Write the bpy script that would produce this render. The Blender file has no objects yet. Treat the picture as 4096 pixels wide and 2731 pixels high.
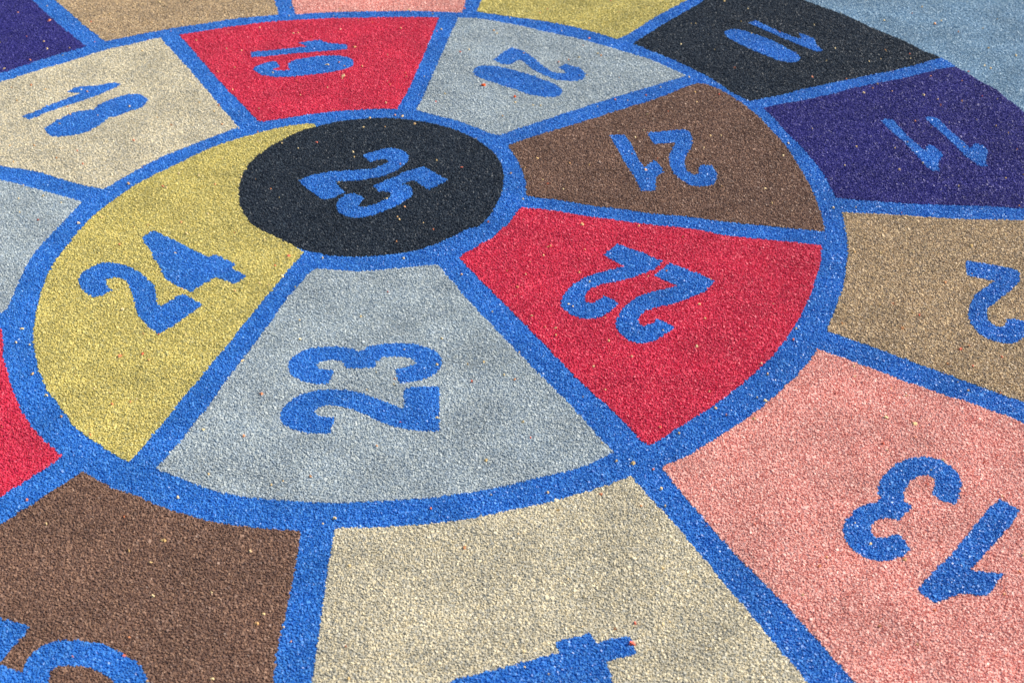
import bpy, math, numpy as np
from mathutils import Vector
R=math.radians
S=bpy.context.scene
# ---------------- camera, sky, sun, exposure
F=5689.0; PITCH=R(37); H=1.67
cd=bpy.data.cameras.new("camera"); cam=bpy.data.objects.new("camera",cd); S.collection.objects.link(cam); S.camera=cam
cd.sensor_width=36; cd.lens=36*F/4096; cd.clip_start=.05; cd.clip_end=500
cam.location=(0,0,H); cam.rotation_euler=(math.pi/2-PITCH,0,0)
cd.dof.use_dof=True; cd.dof.focus_distance=2.85; cd.dof.aperture_fstop=6.3
SE,SA=R(36),R(72)
w=bpy.data.worlds.new("World"); S.world=w; w.use_nodes=True
sk=w.node_tree.nodes.new("ShaderNodeTexSky"); sk.sky_type='NISHITA'; sk.sun_disc=False; sk.sun_elevation=SE; sk.sun_rotation=SA
w.node_tree.links.new(sk.outputs[0],w.node_tree.nodes["Background"].inputs[0]); w.node_tree.nodes["Background"].inputs[1].default_value=.10
ld=bpy.data.lights.new("sun","SUN"); ld.energy=4.6; ld.angle=R(.5); ld.color=(1,.93,.82)
lo=bpy.data.objects.new("sun",ld); S.collection.objects.link(lo)
sd=Vector((math.sin(SA)*math.cos(SE),math.cos(SA)*math.cos(SE),math.sin(SE))); lo.rotation_euler=sd.to_track_quat('Z','Y').to_euler()
S.view_settings.view_transform='Standard'; S.view_settings.look='None'; S.view_settings.exposure=0.5; S.view_settings.gamma=1
rng=np.random.default_rng(7)
def ground(p):                       # survey point on the photo -> real point of the flat ground
    p=np.asarray(p,float); x=(p[:,0]-2048)/F; y=-(p[:,1]-1365.5)/F
    dy=np.cos(PITCH)+y*np.sin(PITCH); dz=-np.sin(PITCH)+y*np.cos(PITCH)
    return np.stack([x*H/-dz,dy*H/-dz],1)
def image(g):
    dz=-H; y=g[:,1]; f=y*np.cos(PITCH)-dz*np.sin(PITCH); u=y*np.sin(PITCH)+dz*np.cos(PITCH)
    return 2048+F*g[:,0]/f, 1365.5-F*u/f
T=dict(A=(0,0,1.68),B=(1348,0,1.68),C=(2696,0,.96),D=(0,899,.96),E=(1348,899,.96),F=(2696,899,.96),G=(0,1798,.96),H=(1348,1798,.96),I=(2696,1798,.96),P=(3000,0,2.1457),X=(0,0,1),
 a=(2860,60,2.8),b=(3500,440,2.635),c=(3796,1020,2.24),d=(3340,1790,1.357),e=(1780,2491,1.6),f=(0,2431,2.068),g=(60,300,2.317),h=(970,140,2.8),i=(1860,170,2.585),j=(2420,500,2.8),k=(2220,960,2.036),l=(1100,1360,1.92),m=(300,910,1.92),n=(1170,580,2.1))
def poly(s):
    out=[];t=None
    for w_ in s.split():
        if w_ in T: t=T[w_]
        else:
            x,y=map(float,w_.split(',')); out.append((t[0]+x/t[2],t[1]+y/t[2]))
    g=ground(out); n=len(g); r=[]
    def sharp(i):
        u=g[i]-g[i-1]; v=g[(i+1)%n]-g[i]; c=np.dot(u,v)/(np.linalg.norm(u)*np.linalg.norm(v)+1e-9); return c<.62
    sh=[sharp(i) for i in range(n)]
    for i in range(n):
        p1,p2=g[i],g[(i+1)%n]; d=np.linalg.norm(p2-p1)
        m1=(p2-g[i-1])/2 if not sh[i] else p2-p1
        m2=(g[(i+2)%n]-p1)/2 if not sh[(i+1)%n] else p2-p1
        for mm in (m1,m2):
            L=np.linalg.norm(mm); 
            if L>d: mm*=d/L
        k=4
        for q in range(k):
            t_=q/k; r.append((2*t_**3-3*t_**2+1)*p1+(t_**3-2*t_**2+t_)*m1+(-2*t_**3+3*t_**2)*p2+(t_**3-t_**2)*m2)
    return np.array(r)
def inside(P,Q):
    res=np.zeros(len(P),bool); lo_,hi=Q.min(0),Q.max(0)
    k=np.where(((P>=lo_)&(P<=hi)).all(1))[0]; x,y=P[k,0],P[k,1]; c=np.zeros(len(k),bool)
    for (x1,y1),(x2,y2) in zip(Q,np.roll(Q,-1,0)):
        if y1==y2: continue
        c^=((y1>y)!=(y2>y))&(x<(x2-x1)*(y-y1)/(y2-y1)+x1)
    res[k]=c; return res
def mat(name,c1,c2,c3,rough=.55):
    m=bpy.data.materials.new(name); m.use_nodes=True; N=m.node_tree.nodes; L=m.node_tree.links; b=N["Principled BSDF"]
    lin=lambda c:tuple(((v/255+.055)/1.055)**2.4 if v>10 else v/255/12.92 for v in c)+(1,)
    c1,c3=[tuple(a_*.6+b_*.4 for a_,b_ in zip(c,c2)) for c in (c1,c3)]
    geo=N.new("ShaderNodeNewGeometry"); ra=N.new("ShaderNodeValToRGB"); E=ra.color_ramp.elements
    E[0].position=0;E[0].color=lin(c1);E[1].position=1;E[1].color=lin(c3);e=E.new(.5);e.color=lin(c2)
    L.new(geo.outputs["Random Per Island"],ra.inputs[0])
    tc=N.new("ShaderNodeTexCoord"); no=N.new("ShaderNodeTexNoise"); no.inputs["Scale"].default_value=9; no.inputs["Detail"].default_value=5
    mr=N.new("ShaderNodeMapRange"); mr.inputs["From Min"].default_value=.3; mr.inputs["From Max"].default_value=.7; mr.inputs["To Min"].default_value=.86; mr.inputs["To Max"].default_value=1.12
    hs=N.new("ShaderNodeHueSaturation"); L.new(tc.outputs["Object"],no.inputs["Vector"]); L.new(no.outputs[0],mr.inputs[0]); L.new(mr.outputs[0],hs.inputs["Value"]); L.new(ra.outputs[0],hs.inputs["Color"])
    L.new(hs.outputs[0],b.inputs["Base Color"]); b.inputs["Roughness"].default_value=rough; b.inputs["Specular IOR Level"].default_value=.4
    return m
M=dict(
 blue=mat("blue_rubber",(24,92,176),(50,118,198),(96,158,218),.42), navy=mat("navy_rubber",(30,28,100),(48,44,122),(80,76,148)),
 grey=mat("grey_rubber",(130,148,164),(166,176,180),(200,204,196)), cream=mat("cream_rubber",(150,152,148),(202,192,166),(238,222,182)),
 yellow=mat("yellow_rubber",(140,138,104),(198,184,104),(232,212,136)), red=mat("red_rubber",(170,22,60),(208,48,78),(226,90,106)),
 brown=mat("brown_rubber",(88,66,58),(122,92,76),(168,132,106)), pink=mat("pink_rubber",(190,100,84),(226,162,150),(244,206,192)),
 tan=mat("tan_rubber",(118,108,98),(182,156,122),(224,198,150)), dark=mat("black_rubber",(16,26,40),(34,44,56),(62,72,80)),
 sky=mat("greyblue_rubber",(100,136,166),(138,166,186),(172,192,198)),
 crumb=mat("crumb_rubber",(206,24,34),(226,190,124),(240,226,190)), orange=mat("orange_rubber",(236,84,10),(240,92,16),(244,110,30)))
FACES=np.array([[4,5,6,7],[0,1,5,4],[1,2,6,5],[2,3,7,6],[3,0,4,7]])
def chips(P,z0,size=.0021,tall=.0023):
    n=len(P); a=rng.uniform(0,2*math.pi,n); s=size*rng.lognormal(0,.28,n); el=rng.uniform(.6,1.0,n); h=tall*rng.uniform(.5,1.15,n)
    V=np.zeros((n,8,3))
    for k in range(8):
        an=math.pi/4+math.pi/2*(k%4)+rng.uniform(-.35,.35,n); r=s*(1.15 if k<4 else .72)*rng.uniform(.75,1.2,n)
        x=np.cos(an)*r; y=np.sin(an)*r*el
        V[:,k,0]=P[:,0]+x*np.cos(a)-y*np.sin(a); V[:,k,1]=P[:,1]+x*np.sin(a)+y*np.cos(a); V[:,k,2]=z0
    tx=rng.normal(0,.27,n); ty=rng.normal(0,.27,n)
    for k in range(4,8):
        V[:,k,2]=z0+np.maximum(h+(V[:,k,0]-P[:,0])*tx+(V[:,k,1]-P[:,1])*ty,.0003)
    return V.reshape(-1,3),(FACES[None]+8*np.arange(n)[:,None,None]).reshape(-1,4)
def build(name,Q,P,m,z,parent=None,tall=.0023,size=.0021):
    V,Fc=chips(P,z,size,tall) if len(P) else (np.zeros((0,3)),np.zeros((0,4),int))
    nq=len(Q) if Q is not None else 0
    me=bpy.data.meshes.new(name); nv=len(V)+nq; me.vertices.add(nv)
    co=np.vstack([V,np.column_stack([Q,np.full(nq,z)])]) if nq else V
    me.vertices.foreach_set("co",co.astype(np.float32).ravel())
    idx=Fc.ravel(); st=np.arange(len(Fc))*4
    if nq:
        q=np.arange(nq)+len(V)
        if np.sum(Q[:,0]*np.roll(Q[:,1],-1)-np.roll(Q[:,0],-1)*Q[:,1])<0: q=q[::-1]
        st=np.append(st,len(idx)); idx=np.append(idx,q)
    me.loops.add(len(idx)); me.loops.foreach_set("vertex_index",idx.astype(np.int32))
    me.polygons.add(len(st)); me.polygons.foreach_set("loop_start",st.astype(np.int32))
    me.update(calc_edges=True); me.validate(); me.shade_flat(); me.materials.append(M[m])
    o=bpy.data.objects.new(name,me); S.collection.objects.link(o)
    if parent: o.parent=parent
    return o
# ---------------- traced fields: (colour, label, outline, digits)
PAN=[
('dark','black rubber disc at the centre of the spiral with blue number 25','A 2120,858 2000,895 1900,945 1800,1000 1700,1080 1625,1190 1603,1300 1620,1400 1690,1510 D 1060,50 1120,80 1168,100 1250,118 1344,125 E 150,122 250,112 340,90 420,60 500,20 B 960,1520 1040,1430 1100,1320 1120,1210 1105,1110 1040,1020 960,960 850,900 700,850 550,820 400,802 250,800 100,812 0,825',
 ['n 588,98 680,62 790,38 890,45 955,75 978,115 960,155 900,205 830,245 740,275 640,295 520,310 360,318 400,365 440,405 350,450 265,468 200,430 120,372 48,312 130,275 250,245 360,230 460,225 580,218 680,205 760,175 800,150 795,130 760,125 700,138 655,155 620,125',
  'n 682,350 780,310 880,268 990,220 1105,188 1200,245 1305,305 1225,345 1145,385 1090,350 1020,308 970,318 925,340 975,350 1003,385 1000,430 950,475 870,520 780,560 660,600 550,620 460,610 390,575 370,520 390,470 440,430 510,415 560,430 598,460 570,490 550,520 610,528 680,510 760,478 820,450 825,410 770,400 725,400']),
('yellow','mustard yellow field wrapping the black centre disc with blue number 24','A 2110,838 2040,840 1950,850 1850,872 1700,910 1500,970 1350,1030 1200,1105 1050,1175 950,1225 850,1290 750,1360 640,1445 530,1560 D 260,80 205,155 170,230 145,310 130,400 133,480 150,560 180,630 230,700 290,780 370,840 G 445,25 495,50 540,0 D 600,795 700,670 800,550 900,430 1000,305 1080,210 1165,108 1120,80 1060,50 A 1690,1510 1620,1400 1603,1300 1625,1190 1700,1080 1800,1000 1900,945 2000,895 2120,858',
 ['m 30,420 50,360 100,325 170,295 250,280 350,288 450,325 540,385 600,450 625,530 635,600 660,610 740,565 825,520 900,555 978,598 860,690 740,770 635,825 560,765 490,680 455,580 430,490 400,425 340,395 290,392 240,400 235,440 285,490 210,530 145,548 90,515 45,470',
  'm 515,88 600,35 680,65 780,115 900,175 1025,235 1080,218 1150,245 1228,290 1200,320 1315,382 1225,442 1160,415 1085,385 990,440 895,502 800,465 700,400 655,320 600,230 560,160']),
('grey','wide pale grey field below the black disc with blue number 23','D 1210,172 1344,180 E 80,183 180,175 280,165 385,157 440,220 510,300 600,395 700,500 800,600 900,700 980,790 H 1062,12 950,65 800,105 650,140 500,168 350,188 200,198 0,207 G 1294,207 1100,198 940,185 820,160 700,115 600,75 650,20 D 720,800 800,700 900,560 1000,430 1100,290 1160,220',
 ['l 105,210 130,150 200,100 300,70 430,58 560,72 650,100 720,60 870,35 1050,38 1190,75 1270,130 1280,190 1240,260 1130,310 960,340 940,290 920,235 1000,215 1075,195 1070,160 990,138 850,138 780,170 765,222 650,220 545,222 530,185 460,162 360,170 315,195 340,230 455,240 410,340 310,345 200,315 120,270',
  'l 45,590 75,510 170,440 290,400 430,388 600,400 720,435 860,490 995,535 985,450 995,380 1130,365 1262,368 1265,540 1262,712 1060,700 900,665 750,610 600,540 470,510 360,515 300,550 330,595 460,605 425,725 250,722 130,690 60,645']),
('red','large red field right of the pale grey field with blue number 22','E 468,128 540,85 600,50 640,15 B 1160,1500 1195,1450 1235,1403 1320,1408 1500,1430 1700,1460 1900,1490 2100,1515 2352,1540 F 200,45 350,60 500,75 567,82 560,150 540,220 510,300 460,395 390,490 320,560 240,630 130,710 0,790 E 1230,835 1190,850 1130,790 1050,710 950,620 860,530 770,435 680,345 600,265 530,195',
 ['k 45,520 65,460 130,385 220,325 340,280 450,250 560,222 480,180 398,132 450,80 510,38 600,72 740,125 875,182 820,235 710,285 590,325 450,355 340,385 265,425 240,480 250,515 320,515 400,462 460,490 520,525 440,595 330,645 230,648 130,610 60,570',
  'k 490,700 510,630 570,545 680,470 800,425 900,405 1000,382 900,340 812,300 870,240 935,195 1050,240 1180,290 1305,342 1240,410 1120,470 980,520 840,555 740,585 690,630 680,680 710,708 780,690 840,648 900,680 970,720 900,775 800,830 700,848 600,822 520,760']),
('brown','brown field between the two blue rays right of the disc, number 21','B 1140,985 1190,1040 1225,1110 1255,1180 1268,1250 1270,1320 1450,1345 1700,1385 1900,1410 2100,1440 2352,1460 C 150,850 300,865 450,880 578,893 560,820 530,740 490,660 440,580 370,500 300,430 230,380 170,345 120,328 85,325 B 2352,588 2200,650 2050,700 1900,745 1700,810 1500,870 1300,930',
 ['j 50,130 130,122 215,120 270,200 330,310 390,420 440,490 490,450 550,410 590,430 655,545 590,585 565,650 560,742 480,752 405,755 340,630 260,490 190,370 130,270',
  'j 475,98 600,88 750,72 890,65 945,90 970,160 975,220 945,290 905,370 890,440 910,510 980,570 1045,560 1050,490 1070,462 1190,465 1240,530 1252,600 1205,675 1110,697 980,690 880,650 780,560 735,480 718,380 745,290 785,212 680,215 560,228 515,180']),
('grey','pale grey field above the black disc with blue number 20','B 815,125 950,130 1100,155 1250,185 1400,220 1600,262 1800,315 1950,360 2100,405 2250,470 2345,515 2250,545 2100,590 1950,635 1800,680 1600,745 1400,810 1250,860 1100,910 1050,908 950,870 830,825 700,790 600,765 535,745 590,630 640,520 690,400 740,290 780,200',
 ['i 290,190 380,125 470,65 560,85 660,135 750,210 850,285 940,325 1045,332 1020,300 960,275 1030,232 1130,260 1215,300 1242,350 1190,400 1090,412 950,395 820,350 700,290 620,220 550,192 460,242 380,230',
  'i 85,318 110,275 190,252 330,262 480,290 650,340 820,400 940,450 1000,500 990,545 930,575 800,572 640,540 480,485 320,435 180,385 110,355']),
('red','red field at the top with small blue number 19','A 1205,242 1400,210 1600,180 1800,155 2000,142 2200,130 B 0,128 200,125 400,122 600,122 685,125 650,215 600,330 560,430 510,540 460,640 405,738 250,738 100,745 A 2265,752 2100,772 1950,795 1740,828 1650,730 1560,640 1470,545 1380,440 1290,335',
 ['h 90,203 300,185 500,165 720,142 625,95 740,85 850,70 960,100 1165,118 1172,168 1000,185 780,205 500,228 300,248 100,262',
  'h 125,400 160,360 250,325 375,308 425,370 325,400 420,410 560,400 510,385 505,345 580,300 750,262 950,243 1130,250 1220,280 1245,325 1210,375 1050,415 850,450 600,475 350,482 200,455']),
('cream','cream field at upper left with blue number 18','A 1075,260 1130,320 1200,395 1320,530 1455,690 1530,780 1600,862 1480,905 1300,975 1100,1055 950,1130 820,1205 700,1275 560,1250 430,1215 290,1170 150,1140 0,1118 X -200,600 -420,540 -300,430 A 0,560 130,520 300,465 400,440 560,390 720,340 900,300',
 ['g 68,390 150,365 300,300 450,240 620,178 485,170 540,135 620,115 760,108 920,78 985,98 900,140 760,200 600,255 440,305 300,355 130,425',
  'g 272,510 340,460 450,400 580,350 730,330 790,280 900,235 1050,190 1160,190 1235,240 1180,305 1050,350 960,388 870,400 800,465 680,530 540,568 350,580 300,550']),
('grey','pale grey field cut by the left edge under the cream one','X -420,600 A 0,1215 150,1250 290,1290 430,1325 553,1365 490,1430 420,1500 355,1567 D 130,115 80,200 45,290 25,325 0,342 X -420,1180',[]),
('red','red field cut by the left edge beside the brown one','X -420,1290 D 0,400 8,402 12,500 25,560 50,640 90,730 150,810 G 238,30 150,90 70,140 0,185 X -420,2240',[]),
('brown','brown field at the bottom left with cut off number 15','G 320,88 420,145 520,180 640,230 760,265 880,290 1000,305 1155,318 1140,430 1115,550 1090,670 1065,780 1050,896 X 1060,2960 -420,2960 -420,2380 G 0,290 60,255 150,195 250,130',
 ['f 0,88 100,118 240,160 180,255 100,340 0,455 X -80,2710 -150,2560 -80,2450',
  'f 0,485 100,520 190,550 215,450 280,380 380,310 500,272 650,280 850,312 1000,375 1120,455 1200,550 1240,640 X 610,2830 480,2850 f 940,620 860,550 750,510 620,485 500,490 420,540 405,620 X 190,2790 -60,2800 -60,2680']),
('cream','cream field at the bottom centre with cut off blue digit four','H 1130,107 1000,150 850,195 700,230 550,260 400,282 200,300 0,305 G 1285,308 1268,400 1250,520 1232,640 1215,780 1195,896 X 1215,2960 3400,2960 I 510,896 440,810 370,730 290,630 210,540 130,440 70,370 H 1344,345 1280,270 1220,210 1160,140',
 ['e 40,375 200,335 400,285 560,240 735,190 700,130 810,100 925,65 970,135 1080,105 1190,88 1220,200 1030,250 1070,384 X 2460,2830 1700,2830']),
('pink','salmon pink field at the lower right with large blue number 13','F 550,480 650,515 760,555 860,595 960,630 1080,670 1200,710 1344,765 X 4520,1900 4520,2960 3600,2960 I 690,896 600,790 520,700 430,600 330,500 230,400 150,310 60,205 0,135 X 2648,1871 I 50,27 F 150,830 250,765 340,700 430,620 500,550',
 ['d 235,260 240,200 290,125 380,72 490,55 590,85 660,140 685,200 655,312 590,295 525,265 545,180 500,153 430,175 380,220 375,290 418,330 340,400 290,385 210,405 193,450 210,490 280,490 330,472 375,510 405,560 350,600 250,620 150,595 80,540 45,470 60,400 130,330 235,292 252,282',
  'd 445,772 540,670 640,570 740,450 820,350 890,283 950,315 1005,350 930,450 840,550 730,672 820,680 912,688 870,750 820,808 710,795 620,815 550,850 490,815']),
('tan','sandy tan field at the right edge with cut off blue two','C 645,820 800,825 950,835 1100,845 1344,850 X 4520,905 4520,1760 F 1344,685 1150,615 1000,560 850,505 700,450 588,412 625,310 645,250 660,180 665,110 662,50',
 ['c 148,62 300,85 450,110 618,142 630,200 600,280 520,350 430,420 345,490 345,580 380,630 450,650 500,640 515,580 600,588 690,610 720,680 660,750 560,800 430,785 290,730 210,640 170,560 185,460 230,370 310,310 415,243 280,215 160,195']),
('navy','purple navy field at the upper right with blue number 11','P 115,935 300,895 500,860 700,815 900,760 1150,710 1400,660 1600,605 1770,582 1900,660 2000,720 2100,770 2200,850 2300,930 2351,975 X 4300,630 4520,860 4400,845 C 1344,803 1200,795 1050,790 900,785 750,775 620,762 590,700 550,640 500,580 440,520 385,460',
 ['b 60,128 120,108 190,120 260,200 350,290 440,370 525,442 550,390 590,380 660,430 710,480 670,550 678,655 600,650 540,610 440,490 320,370 200,260',
  'b 522,90 600,80 660,108 760,200 860,290 940,360 1005,420 1040,375 1080,362 1185,435 1165,530 1180,605 1100,605 980,520 860,400 740,290 640,200']),
('dark','black field at the top right with small blue number 10','B 1990,300 2080,240 2200,165 2352,78 C 120,0 X 3000,-170 3140,-80 P 450,0 600,60 750,115 900,175 1000,225 1150,290 1300,350 1400,400 1500,450 1640,502 C 880,265 760,290 640,315 520,340 400,370 290,392 230,362 180,330 120,292 B 2352,450 2230,395 2100,345',
 ['a 375,103 455,75 600,145 750,210 900,265 965,280 940,220 1000,232 1105,280 1140,350 1205,405 1160,425 1050,390 900,330 700,245 520,165',
  'a 100,210 140,182 220,172 320,190 480,240 650,305 800,380 920,455 950,490 930,525 860,548 740,530 600,480 430,410 280,340 150,270']),
('yellow','mustard yellow field at the top edge above the number 20','X 1935,-170 B 968,0 955,45 940,85 1100,108 1250,130 1400,150 1600,190 1750,230 1885,272 2000,210 2120,130 2240,65 2352,5 X 3000,-170',[]),
('pink','salmon pink field at the top edge above the number 19','X 1120,-170 A 1952,0 1965,40 1990,105 2100,95 B 0,87 250,82 500,80 700,85 838,92 850,60 868,0 X 1890,-170',[]),
('tan','sandy tan field at the top edge above the cream one','X 30,-170 A 362,0 470,90 570,180 650,240 705,285 850,255 1000,225 1200,190 1400,160 1600,130 1868,105 1855,50 1843,0 X 1080,-170',[]),
('navy','dark navy field in the top left corner','X -100,-170 A 207,0 300,85 420,190 500,255 580,318 430,360 300,400 180,440 80,475 0,498 X -420,420 -420,-170',[]),
]
BLUE=poly('X -450,-190 2900,-190 3150,-80 P 450,0 600,60 750,115 900,175 1000,225 1150,290 1300,350 1400,400 1500,450 1640,502 1770,582 1900,660 2000,720 2100,770 2200,850 2300,930 2351,975 X 4300,630 4540,870 4540,2980 -450,2980')
# granule positions: jittered rows over the surface in and just around view
SP=.0030
xs,ys=np.meshgrid(np.arange(-2.1,2.1,SP),np.arange(1.25,4.25,SP)); G=np.stack([xs.ravel(),ys.ravel()],1)
u,v=image(G); G=G[(u>-300)&(u<4400)&(v>-120)&(v<2880)]
G+=rng.uniform(-.45*SP,.45*SP,G.shape)
Gw=G+.0008*np.stack([np.sin(G[:,1]*410)+np.sin(G[:,0]*173),np.sin(G[:,0]*390)+np.sin(G[:,1]*151)],1)   # hand-laid wobble of the cut edges
free=np.ones(len(G),bool)
for col,label,out,digs in PAN:
    Q=poly(out); ins=inside(Gw,Q)&free; free&=~ins
    QD=[poly(d) for d in digs]; dm=[]
    for q in QD:
        k=inside(Gw,q)&ins; ins&=~k; dm.append(k)
    o=build('rubber_field',Q,G[ins],col,.0012); o['label']=label; o['category']='play field'; o['group']='numbered fields of the spiral'; o['kind']='thing'
    for q,k in zip(QD,dm): build('digit',q,G[k],'blue',.0016,o)
b=inside(Gw,BLUE)&free; free&=~b
o=build('spiral_line',BLUE,G[b],'blue',.0006); o['label']='blue rubber spiral line with rays running between all the coloured fields'; o['category']='ground marking'; o['kind']='thing'
big=np.array([(-60,-60),(60,-60),(60,60),(-60,60)],float)
o=build('ground',big,G[free],'sky',0); o['kind']='structure'
u,v=image(G); k=rng.choice(np.where((u>0)&(u<4096)&(v>0)&(v<2731))[0],520,replace=False)
o=build('loose_granules',None,G[k],'crumb',.0026,size=.0025,tall=.0034); o['kind']='stuff'
o['label']='stray cream and red rubber crumbs scattered over the surface'; o['category']='crumbs'
for px,la in (((1933,347),'larger orange crumb lying left under the number 20'),((2059,394),'smaller orange crumb lying below the middle of the number 20')):
    o=build('rubber_crumb',None,ground([px]),'orange',.003,size=.0048,tall=.006); o['label']=la; o['category']='crumb'; o['group']='orange crumbs'
